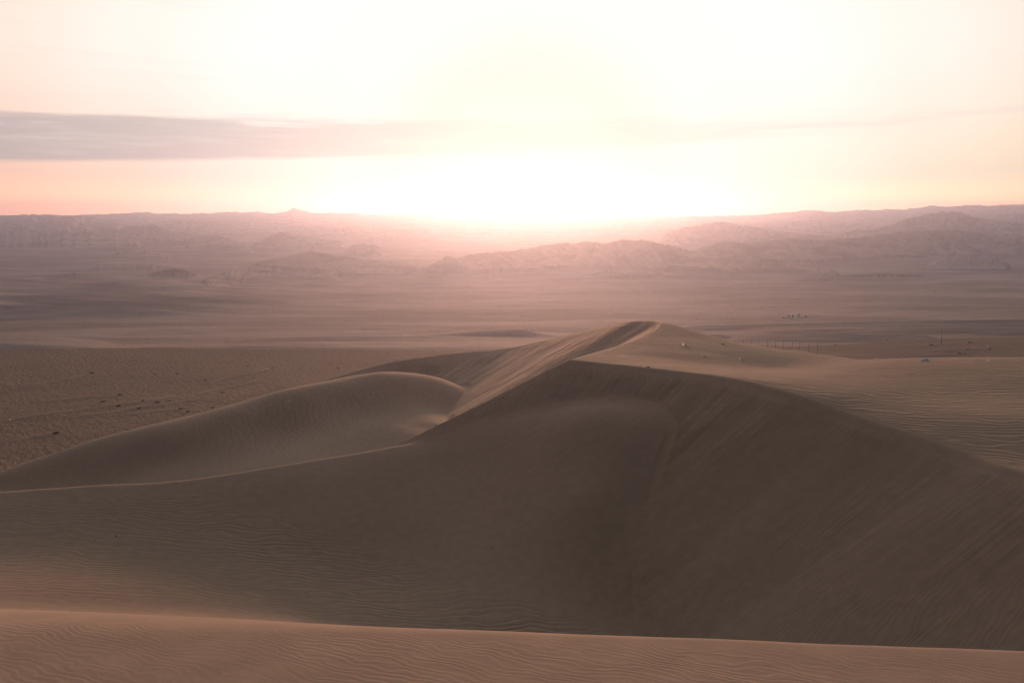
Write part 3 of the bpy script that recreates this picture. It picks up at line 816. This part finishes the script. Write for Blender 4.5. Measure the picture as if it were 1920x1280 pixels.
def ground_at(x, y):
    i = np.interp(y, RR, np.arange(len(RR))); j = np.interp(x / y, AA, np.arange(len(AA)))
    return float(GZ[int(round(i)), int(round(j))])
# ---------------------------------------------------------------- small things
def plain_mat(name, c, rough=.8, var=.15, scale=3.):
    m, n = new_mat(name)
    tc = n.node('ShaderNodeTexCoord').outputs['Object']
    f = n.noise(tc, scale, 4, .6)
    cc = n.mix(n.rng(f, .3, .7), tuple(a * (1 - var) for a in c), tuple(min(1, a * (1 + var)) for a in c))
    finish(n, cc, rough, n.m('MULTIPLY', f, .01), 1.)
    return m
def sheet_mat(name, c, tr=.75):
    m, n = new_mat(name)
    f = n.noise(n.node('ShaderNodeTexCoord').outputs['Object'], 4., 4, .6)
    cc = n.mix(n.rng(f, .3, .7), tuple(a * .9 for a in c), c)
    d = n.node('ShaderNodeBsdfDiffuse'); n.put(d.inputs[0], cc)
    t = n.node('ShaderNodeBsdfTranslucent'); n.put(t.inputs[0], cc)
    mx = n.node('ShaderNodeMixShader'); mx.inputs[0].default_value = tr
    n.put(mx.inputs[1], d.outputs[0]); n.put(mx.inputs[2], t.outputs[0])
    o = n.node('ShaderNodeOutputMaterial'); n.put(o.inputs[0], mx.outputs[0])
    return m
M_WHITE = sheet_mat('white_plastic', (.93, .90, .86))
M_GREYP = plain_mat('grey_plastic', (.42, .42, .44), .5, .12)
M_BLUE = sheet_mat('blue_plastic', (.30, .50, .80), .4)
M_TWIG = plain_mat('dry_twig', (.075, .055, .042), .9, .3)
M_POST = plain_mat('weathered_wood', (.06, .048, .042), .9, .25, 9.)
M_CLOD = plain_mat('dark_stone', (.07, .055, .045), .9, .3)
M_PALE = plain_mat('pale_stone', (.55, .50, .46), .9, .15)
M_CABIN = plain_mat('white_cabin_paint', (.92, .92, .96), .5, .06)
M_DARKO = plain_mat('dark_fittings_and_opening_shade', (.035, .035, .045), .8, .1)  # dark fittings; also paints the shade inside the far openings

def link(name, verts, faces, mat, parent=None, smooth=True):
    me = bpy.data.meshes.new(name); me.from_pydata([tuple(map(float, v)) for v in verts], [], faces)
    me.update()
    if smooth: me.polygons.foreach_set('use_smooth', [True] * len(me.polygons))
    me.materials.append(mat)
    o = bpy.data.objects.new(name, me); col.objects.link(o)
    if parent: o.parent = parent
    return o

def tag(o, label, cat, group=None):
    o['label'] = label; o['category'] = cat
    if group: o['group'] = group
    return o

def lump(seed, sx, sy, sz, crease=.35, nu=22, nv=13, bend=0.):
    """closed crumpled sheet or stone, resting on z = 0"""
    vs, fs = [], []
    for i in range(nv + 1):
        th = math.pi * i / nv
        for j in range(nu):
            ph = 2 * math.pi * j / nu
            d = Vector((math.sin(th) * math.cos(ph), math.sin(th) * math.sin(ph), math.cos(th)))
            k = 1 + crease * (abs(mnoise.noise(d * 2.1 + Vector((seed, 0, 0)))) * 2.2 - .6) + crease * .5 * mnoise.noise(d * 5.3 + Vector((0, seed, 0)))
            x, y, z = d.x * sx * k, d.y * sy * k, d.z * sz * k
            z += bend * math.sin(x / sx * 3.1 + seed) * sz
            vs.append((x, y, z + sz * .55))
    for i in range(nv):
        for j in range(nu):
            a = i * nu + j; b = i * nu + (j + 1) % nu
            fs.append((a, a + nu, b + nu, b))
    return vs, fs

def sheet_lump(seed, sx, sy, sz, nu=18, nv=12):
    """a thin crumpled sheet, pushed up in folds, its rim on the sand"""
    vs, fs = [], []
    for i in range(nv + 1):
        for j in range(nu + 1):
            a, b = j / nu * 2 - 1, i / nv * 2 - 1
            edge = 1 + .25 * mnoise.noise(Vector((a * 2 + seed, b * 2, 3)))
            q = Vector((a * 2.2 + seed, b * 2.2, seed))
            fold = abs(mnoise.noise(q)) * 1.6 + .5 * abs(mnoise.noise(q * 2.7))
            dome = max(0., 1 - (a * a) ** 1.6) * (.5 + .5 * b)
            vs.append((a * sx * edge, b * sy * .55 * edge, sz * (.15 + 1.9 * dome ** .6 * (.35 + fold)) - sz * .15))
    for i in range(nv):
        for j in range(nu):
            a = i * (nu + 1) + j; fs.append((a, a + 1, a + nu + 2, a + nu + 1))
    return vs, fs

def frame_hit(px, py): return ground_z(px, py)

def slope_rot(p):
    """lie on the ground: tilt to the local slope"""
    j = int(np.interp(p.x / p.y, AA, np.arange(len(AA)))); i = int(np.interp(p.y, RR, np.arange(len(RR))))
    n = Vector([float(q) for q in NRM[i, j]])
    return n.to_track_quat('Z', 'Y').to_euler()

def lay(o, px, py, sink=.0):
    p = frame_hit(px, py); o.location = p - Vector((0, 0, sink)); o.rotation_euler = slope_rot(p)
    return p

# wind-blown litter:  px, py, width in frame px, depth factor, height factor, material, name, label, seed
LITTER = [
    (1284, 648, 14, .5, .38, M_WHITE, 'crumpled_sheet', 'large crumpled white plastic sheet behind the sharp crest, biggest scrap on the dune', 'litter', 1.3),
    (1277, 643, 4, .6, .5, M_WHITE, 'plastic_scrap', 'small white scrap just left of the large crumpled white sheet', 'litter', 2.1),
    (1355, 645.5, 8, .4, .3, M_GREYP, 'plastic_scrap', 'grey flattened scrap high on the windward slope, right of the large white sheet', 'litter', 3.7),
    (1321, 668.5, 6, .5, .22, M_PALE, 'plastic_scrap', 'faint pale scrap among ripples between the large white sheet and the crest', 'litter', 4.4),
    (1388, 673.5, 9, .45, .42, M_WHITE, 'crumpled_bag', 'crumpled white bag with an upright corner at the edge of the rippled hollow', 'litter', 5.9),
    (1394, 676.5, 6, .4, .25, M_WHITE, 'plastic_scrap', 'white torn strip lying against the bag with an upright corner', 'litter', 6.2),
    (1406, 681.5, 7, .4, .15, M_PALE, 'plastic_scrap', 'thin pale flat strip below the white bag in the rippled hollow', 'litter', 7.5),
    (1215, 688, 8, .4, .25, M_GREYP, 'plastic_scrap', 'dark grey strip half buried on the crest right of the sharp peak', 'litter', 8.8),
    (1200, 686, 4, .5, .25, M_PALE, 'plastic_scrap', 'pale speck of rubbish on the crest left of the dark grey strip', 'litter', 9.1),
    (540.5, 754, 2.6, .8, .6, M_WHITE, 'plastic_scrap', 'lower left of two white scraps on the rounded crown of the low dune', 'litter', 10.3),
    (542.5, 752.5, 2.4, .8, .6, M_WHITE, 'plastic_scrap', 'upper right of two white scraps on the rounded crown of the low dune', 'litter', 11.9),
    (823, 730, 6, .5, .42, M_WHITE, 'plastic_scrap', 'bright white scrap alone in the sand bowl beside its slip face', 'litter', 12.6),
    (1151, 637, 3, .7, .5, M_WHITE, 'plastic_scrap', 'tiny white scrap on the streaked back wall under the highest crest', 'litter', 13.4),
    (1735, 677, 12, .5, .45, M_BLUE, 'plastic_bag', 'crumpled blue plastic bag on the brown flat below the pole', 'litter', 14.7),
    (1727, 677.5, 7, .5, .25, M_BLUE, 'plastic_scrap', 'flat blue tail of plastic left of the crumpled blue bag', 'litter', 15.2),
    (1852, 677, 4, .6, .6, M_WHITE, 'plastic_scrap', 'bright white scrap at the right end of the brown flat', 'litter', 16.8),
    (1820, 678, 3.2, .6, .4, M_WHITE, 'plastic_scrap', 'small white scrap between the blue bag and the rightmost bright one', 'litter', 17.3),
    (1644, 672, 3.5, .6, .5, M_WHITE, 'plastic_scrap', 'small white scrap on the flat left of the blue bag', 'litter', 18.5),
    (1852, 649.5, 3, .6, .6, M_WHITE, 'plastic_scrap', 'small white scrap beside a dark tuft right of the pole', 'litter', 19.6),
    (19, 787, 3, .7, .6, M_WHITE, 'plastic_scrap', 'lone white scrap at the left edge of the brown flat', 'litter', 20.4)]
for px, py, wpx, fd, fh, mat, nm, lb, cat, seed in LITTER:
    p = frame_hit(px, py)
    s = wpx * p.length / F_PX / 2
    v, f = (sheet_lump(seed, s, s * fd * 1.6, s * fh * (1.15 if mat is M_WHITE else .9)) if mat in (M_WHITE, M_BLUE) else lump(seed, s, s * fd * 1.6, s * fh, .5, bend=.5))
    o = link(nm, v, f, mat, smooth=False)
    lay(o, px, py, s * fh * .25)
    e = o.rotation_euler; e.rotate_axis('Z', .35 * math.sin(seed * 5)); tag(o, lb, cat, 'wind-blown litter on the sand')

# small dark stones and clods
STONES = [
    (799, 745, 2.6, 'dark pebble in the sand bowl, upper of the two below the bright white scrap'),
    (800, 761.5, 3.0, 'dark pebble in the sand bowl, lower of the two below the bright white scrap'),
    (817, 796.5, 3.0, 'dark pebble at the foot of the bowl near the sand saddle'),
    (943, 746, 3.2, 'dark stone on the back wall just above the ridge, right one of a pair'),
    (937, 749, 2.6, 'dark stone on the back wall just above the ridge, left one of a pair'),
    (901, 725.5, 2.4, 'faint dark pebble alone in the middle of the streaked back wall'),
    (217.5, 1004.5, 3.0, 'black pebble on fine ripples at the left of the big dune'),
    (923, 1027, 2.6, 'dark pebble on the smooth foot of the hump above the big ripples')]
for px, py, wpx, lb in STONES:
    p = frame_hit(px, py); s = wpx * p.length / F_PX / 2
    v, f = lump(px * .37, s, s * .8, s * .6, .25, 12, 8)
    o = link('stone', v, f, M_CLOD); lay(o, px, py, s * .15); tag(o, lb, 'stone', 'scattered dark stones')
for px, py, wpx, lb in [(1354, 554.5, 3, 'pale rock on the open plain left of the far cabins'), (1426, 578.5, 2.6, 'pale rock above the cabins, left one of a pair'),
                        (1444.5, 576.5, 2.6, 'pale rock above the cabins, right one of a pair'), (1308, 598.5, 3, 'pale rock on the plain behind the highest crest'),
                        (1753, 545.5, 3, 'pale rock on the dim plain at the right below the mesa')]:
    p = frame_hit(px, py); s = wpx * p.length / F_PX / 2
    v, f = lump(px * .11, s, s, s * .7, .3, 12, 8)
    o = link('pale_rock', v, f, M_PALE); lay(o, px, py, s * .1); tag(o, lb, 'rock', 'pale rocks on the plain')
# a bent twig by the pebble at the left
def stick(name, p0, p1, r0, r1, mat, parent=None, n=6, seg=4, wob=0.):
    p0, p1 = Vector(p0), Vector(p1); d = p1 - p0
    q = d.to_track_quat('Z', 'Y'); vs, fs = [], []
    for i in range(seg + 1):
        t = i / seg; r = r0 + (r1 - r0) * t
        c = p0 + d * t + q @ Vector((wob * math.sin(t * 5), wob * math.sin(t * 3.3), 0))
        for j in range(n):
            a = 2 * math.pi * j / n; vs.append(c + q @ Vector((math.cos(a) * r, math.sin(a) * r, 0)))
    for i in range(seg):
        for j in range(n):
            fs.append((i * n + j, i * n + (j + 1) % n, (i + 1) * n + (j + 1) % n, (i + 1) * n + j))
    fs.append(tuple(range(n))[::-1]); fs.append(tuple(seg * n + j for j in range(n)))
    return vs, fs
p = frame_hit(178, 1013.5)
v, f = stick('twig', (-.08, .08, .02), (.08, -.06, .05), .012, .007, M_TWIG, wob=.02)
o = link('twig', v, f, M_TWIG); o.location = p; tag(o, 'short bent twig lying left of the black pebble on fine ripples', 'twig')

# dry bushes on the flat
def bush_mesh(name, seed, n=150):
    rnd = random.Random(seed); vs, fs = [], []
    for k in range(n):
        a = rnd.uniform(0, 2 * math.pi); r = rnd.uniform(0, .25); lean = rnd.uniform(.15, 1.25); L = rnd.uniform(.3, .62)
        b = Vector((math.cos(a) * r, math.sin(a) * r * .8, -.03)); a2 = a + rnd.uniform(-.7, .7)
        tip = b + Vector((math.cos(a2) * math.sin(lean), math.sin(a2) * math.sin(lean), math.cos(lean) * .75)) * L
        v, f = stick('', b, tip, .014, .004, None, n=3, seg=3, wob=.03)
        o = len(vs); vs += v; fs += [tuple(i + o for i in q) for q in f]
    me = bpy.data.meshes.new(name); me.from_pydata([tuple(q) for q in vs], [], fs); me.materials.append(M_TWIG); return me
BM = [bush_mesh('bush', 5), bush_mesh('bush', 8), bush_mesh('bush', 13, 100)]
BUSH_L = [(171, 700, 9), (193, 753, 11), (222, 761, 10), (225, 740, 9), (261, 765, 10), (268, 751, 6), (291, 701, 5), (295, 754, 12), (318, 751, 6), (332, 701, 5),
          (339, 766, 10), (352, 772, 9), (385, 713, 6), (399, 764, 8), (416, 736, 7), (464, 686, 6), (510, 690, 7), (634, 690, 6), (105, 812, 14)]
BUSH_R = [(1746, 647, 8), (1799, 663, 8), (1810, 664, 7), (1815, 655, 6), (1856, 654, 6), (1818, 642, 7), (1664, 638, 4), (1566, 646.5, 4), (1440, 645.5, 4)]
ordn = ['leftmost', 'second', 'third', 'fourth', 'fifth', 'sixth', 'seventh', 'eighth', 'ninth', 'tenth', 'eleventh', 'twelfth', 'thirteenth', 'fourteenth', 'fifteenth', 'sixteenth', 'seventeenth', 'eighteenth', 'nineteenth']
def plant(lst, where, grp):
    lst = sorted(lst)
    for k, (px, py, wp) in enumerate(lst):
        p = frame_hit(px, py)
        o = bpy.data.objects.new('dry_bush', BM[k % 3]); col.objects.link(o)
        s = wp * p.length / F_PX / 1.1
        o.location = p; o.scale = (s, s, s * .62); o.rotation_euler = (0, 0, k * 1.7)
        big = 'large' if wp >= 10 else 'low' if wp >= 7 else 'tiny'
        w_ = ('leftmost' if k == 0 else 'rightmost' if k == len(lst) - 1 else ordn[k] + ' from the left')
        tag(o, '%s dark dry bush on %s, %s' % (big, where, w_), 'bush', grp)
plant(BUSH_L, 'the brown flat at the left', 'dry bushes on the left flat')
plant(BUSH_R, 'the brown flat at the right', 'dry bushes on the right flat')

# fence posts and the tall pole
def post(px, pyb, pyt, name, label, cat, grp, thick=1., Y=None):
    if Y:
        x = P(px, pyb, Y)[0]; p = Vector((x, Y, ground_at(x, Y))); h = P(px, pyt, Y)[2] - p.z
    else:
        p = frame_hit(px, pyb); h = (pyb - pyt) * p.length / F_PX
    r = .045 * thick
    v, f = stick(name, (0, 0, -.4), (.02 * h * math.sin(px), .0, h), r, r * .8, M_POST, n=8, seg=5, wob=.01)
    o = link(name, v, f, M_POST, smooth=True); o.location = p
    tag(o, label, cat, grp)
POSTS_R = [(1378, 641, 637.5), (1394, 643, 638), (1408, 645, 638), (1423, 645.5, 638), (1439, 646.5, 638.5), (1454, 647, 639), (1469, 647.5, 639.5), (1485, 647.5, 640), (1500, 647, 640.5), (1517, 646, 641.5), (1533, 645.5, 641.5)]
for k, (a, b, c) in enumerate(POSTS_R):
    w_ = 'leftmost' if k == 0 else 'rightmost' if k == len(POSTS_R) - 1 else ordn[k] + ' from the left'
    post(a, b, c, 'fence_post', 'thin dark fence post in the row right of the dune, %s' % w_, 'fence post', 'row of fence posts right of the dune', .95, 262 + 1.2 * k)
POSTS_L = [(720, 631, 627.5), (752, 631, 627.5), (790, 631, 628), (828, 631, 628), (987, 620, 615.5), (998, 621, 616.5), (1003, 629, 624), (1012, 630.5, 626.5)]
for k, (a, b, c) in enumerate(POSTS_L):
    w_ = 'leftmost' if k == 0 else 'rightmost' if k == len(POSTS_L) - 1 else ordn[k] + ' from the left'
    post(a, b, c, 'fence_post', 'faint thin post among low dunes left of the crest, %s' % w_, 'fence post', 'faint posts on the far low dunes', 1.2)
post(1765, 645, 622, 'tall_pole', 'tall thin dark pole standing alone on the brown flat at the right', 'pole', None, 1.9)

# far cabins
def empty(name, loc, rz=0):
    o = bpy.data.objects.new(name, None); o.location = loc; o.rotation_euler = (0, 0, rz); o.empty_display_size = .5; col.objects.link(o); return o
def prism(profile, depth, y0=0.):
    """extrude an x-z outline along y"""
    n = len(profile); vs = [(x, y0, z) for x, z in profile] + [(x, y0 + depth, z) for x, z in profile]
    fs = [tuple(range(n)), tuple(range(2 * n - 1, n - 1, -1))] + [(i, i + n, (i + 1) % n + n, (i + 1) % n) for i in range(n)]
    return vs, fs
def boxv(x0, x1, y0, y1, z0, z1): return prism([(x0, z0), (x1, z0), (x1, z1), (x0, z1)], y1 - y0, y0)

pB = frame_hit(1479, 596); U1 = pB.length / F_PX
t = empty('portable_toilet', pB, .1)
prof = [(-.9, 0), (.9, 0), (.9, 2.05)] + [(.9 * math.cos(a), 2.05 + .5 * math.sin(a)) for a in np.linspace(.25, math.pi - .25, 9)] + [(-.9, 2.05)]
link('body', *prism(prof, 1.5), M_CABIN, t, False)
d = link('door', *boxv(-.55, .55, -.04, -.003, .12, 1.95), M_CABIN, t, False)
link('handle', *boxv(.36, .44, -.09, -.045, .95, 1.12), M_DARKO, d, False)
link('skid', *boxv(-.95, .95, -.05, 1.55, -.25, -.004), M_DARKO, t, False)
tag(t, 'small white cabin with a rounded top, leftmost of the far white structures', 'cabin')

pB = frame_hit(1485.5, 595.5)
t = empty('site_cabin', pB, -.08)
# open-sided white box: back, roof, left wall and a short lower right wall round an opening, its shade painted into the near-black back
link('wall', *boxv(-.95, -.2, 0, 1.8, 0, 2.5), M_CABIN, t, False)
link('wall', *boxv(-.197, .95, 0, 1.8, 0, .85), M_CABIN, t, False)
link('wall', *boxv(-.197, .95, .9, 1.8, .853, 1.75), M_DARKO, t, False)
link('roof', *boxv(-.197, 1.05, -.05, 1.85, 1.753, 2.5), M_CABIN, t, False)
tag(t, 'boxy white cabin with a dark opening on its right side, middle of the far structures', 'cabin')

pB = frame_hit(1497, 594.5)
t = empty('arched_shelter', pB, 0)
outer = [(-1.25, 0), (-1.1, 1.3), (-.8, 2.3), (-.2, 3.0), (.5, 3.1), (.95, 2.7), (.95, 1.6)]
inner = [(.35, 1.6), (.35, 2.0), (.0, 1.9), (-.3, 1.2), (-.4, 0)]
prof = outer + inner
n_ = len(prof); vs = [(x, 0, z) for x, z in prof] + [(x, 1.6, z) for x, z in prof]
fs = [(0, 1, 10, 11), (1, 2, 9, 10), (2, 3, 8, 9), (3, 4, 7, 8), (4, 5, 6, 7)]
fs = [f for f in fs] + [tuple(i + n_ for i in f[::-1]) for f in fs] + [(i, i + n_, (i + 1) % n_ + n_, (i + 1) % n_) for i in range(n_)]
link('arch', vs, fs, M_CABIN, t, False)
link('back_wall', *boxv(-.28, .9, 1.2, 1.5, 0.0, 1.15), M_DARKO, t, False)
tag(t, 'curved white arch-shaped shelter, tallest and rightmost of the far white structures', 'shelter')
pB = frame_hit(1500, 595.5)
v, f = lump(3.3, 1.5, .8, .35, .4, bend=.8); o = link('tarpaulin', v, f, M_WHITE, smooth=False); o.location = pB; tag(o, 'white tarpaulin heap at the foot of the curved far shelter', 'tarpaulin')
pB = frame_hit(1504, 596)
v, f = lump(6.1, 1.6, .8, .28, .4); o = link('rubble_heap', v, f, M_GREYP, smooth=False); o.location = pB; tag(o, 'grey rubble heap right of the white tarpaulin by the far shelter', 'rubble')
for px, py, lb in [(1469.5, 596.5, 'dark low mound left of the far white cabins'), (1511, 594, 'dark low mound right of the far white cabins')]:
    pB = frame_hit(px, py); v, f = lump(px, .8, .6, .45, .4); o = link('dark_mound', v, f, M_CLOD); o.location = pB; tag(o, lb, 'mound', 'dark mounds by the far cabins')

# ---------------------------------------------------------------- haze
def haze():
    x, y0, y1, z0, z1 = 6400., -3200., 6000., -330., 68.
    vs = [(sx * x, yy, zz) for zz in (z0, z1) for yy in (y0, y1) for sx in (-1, 1)]
    fs = [(0, 2, 3, 1), (4, 5, 7, 6), (0, 1, 5, 4), (2, 6, 7, 3), (0, 4, 6, 2), (1, 3, 7, 5)]
    me = bpy.data.meshes.new('haze'); me.from_pydata(vs, [], fs)
    m, n = new_mat('dusty_air')
    v = n.node('ShaderNodeVolumePrincipled')
    v.inputs['Color'].default_value = (.64, .73, 1.0, 1)
    v.inputs['Density'].default_value = HAZE_DENSITY
    v.inputs['Anisotropy'].default_value = .74
    o = n.node('ShaderNodeOutputMaterial'); n.put(o.inputs['Volume'], v.outputs[0])
    me.materials.append(m)
    ob = bpy.data.objects.new('haze', me); col.objects.link(ob)
    ob['kind'] = 'stuff'; ob['label'] = 'thin dusty air glowing around the low sun'; ob['category'] = 'haze'
haze()
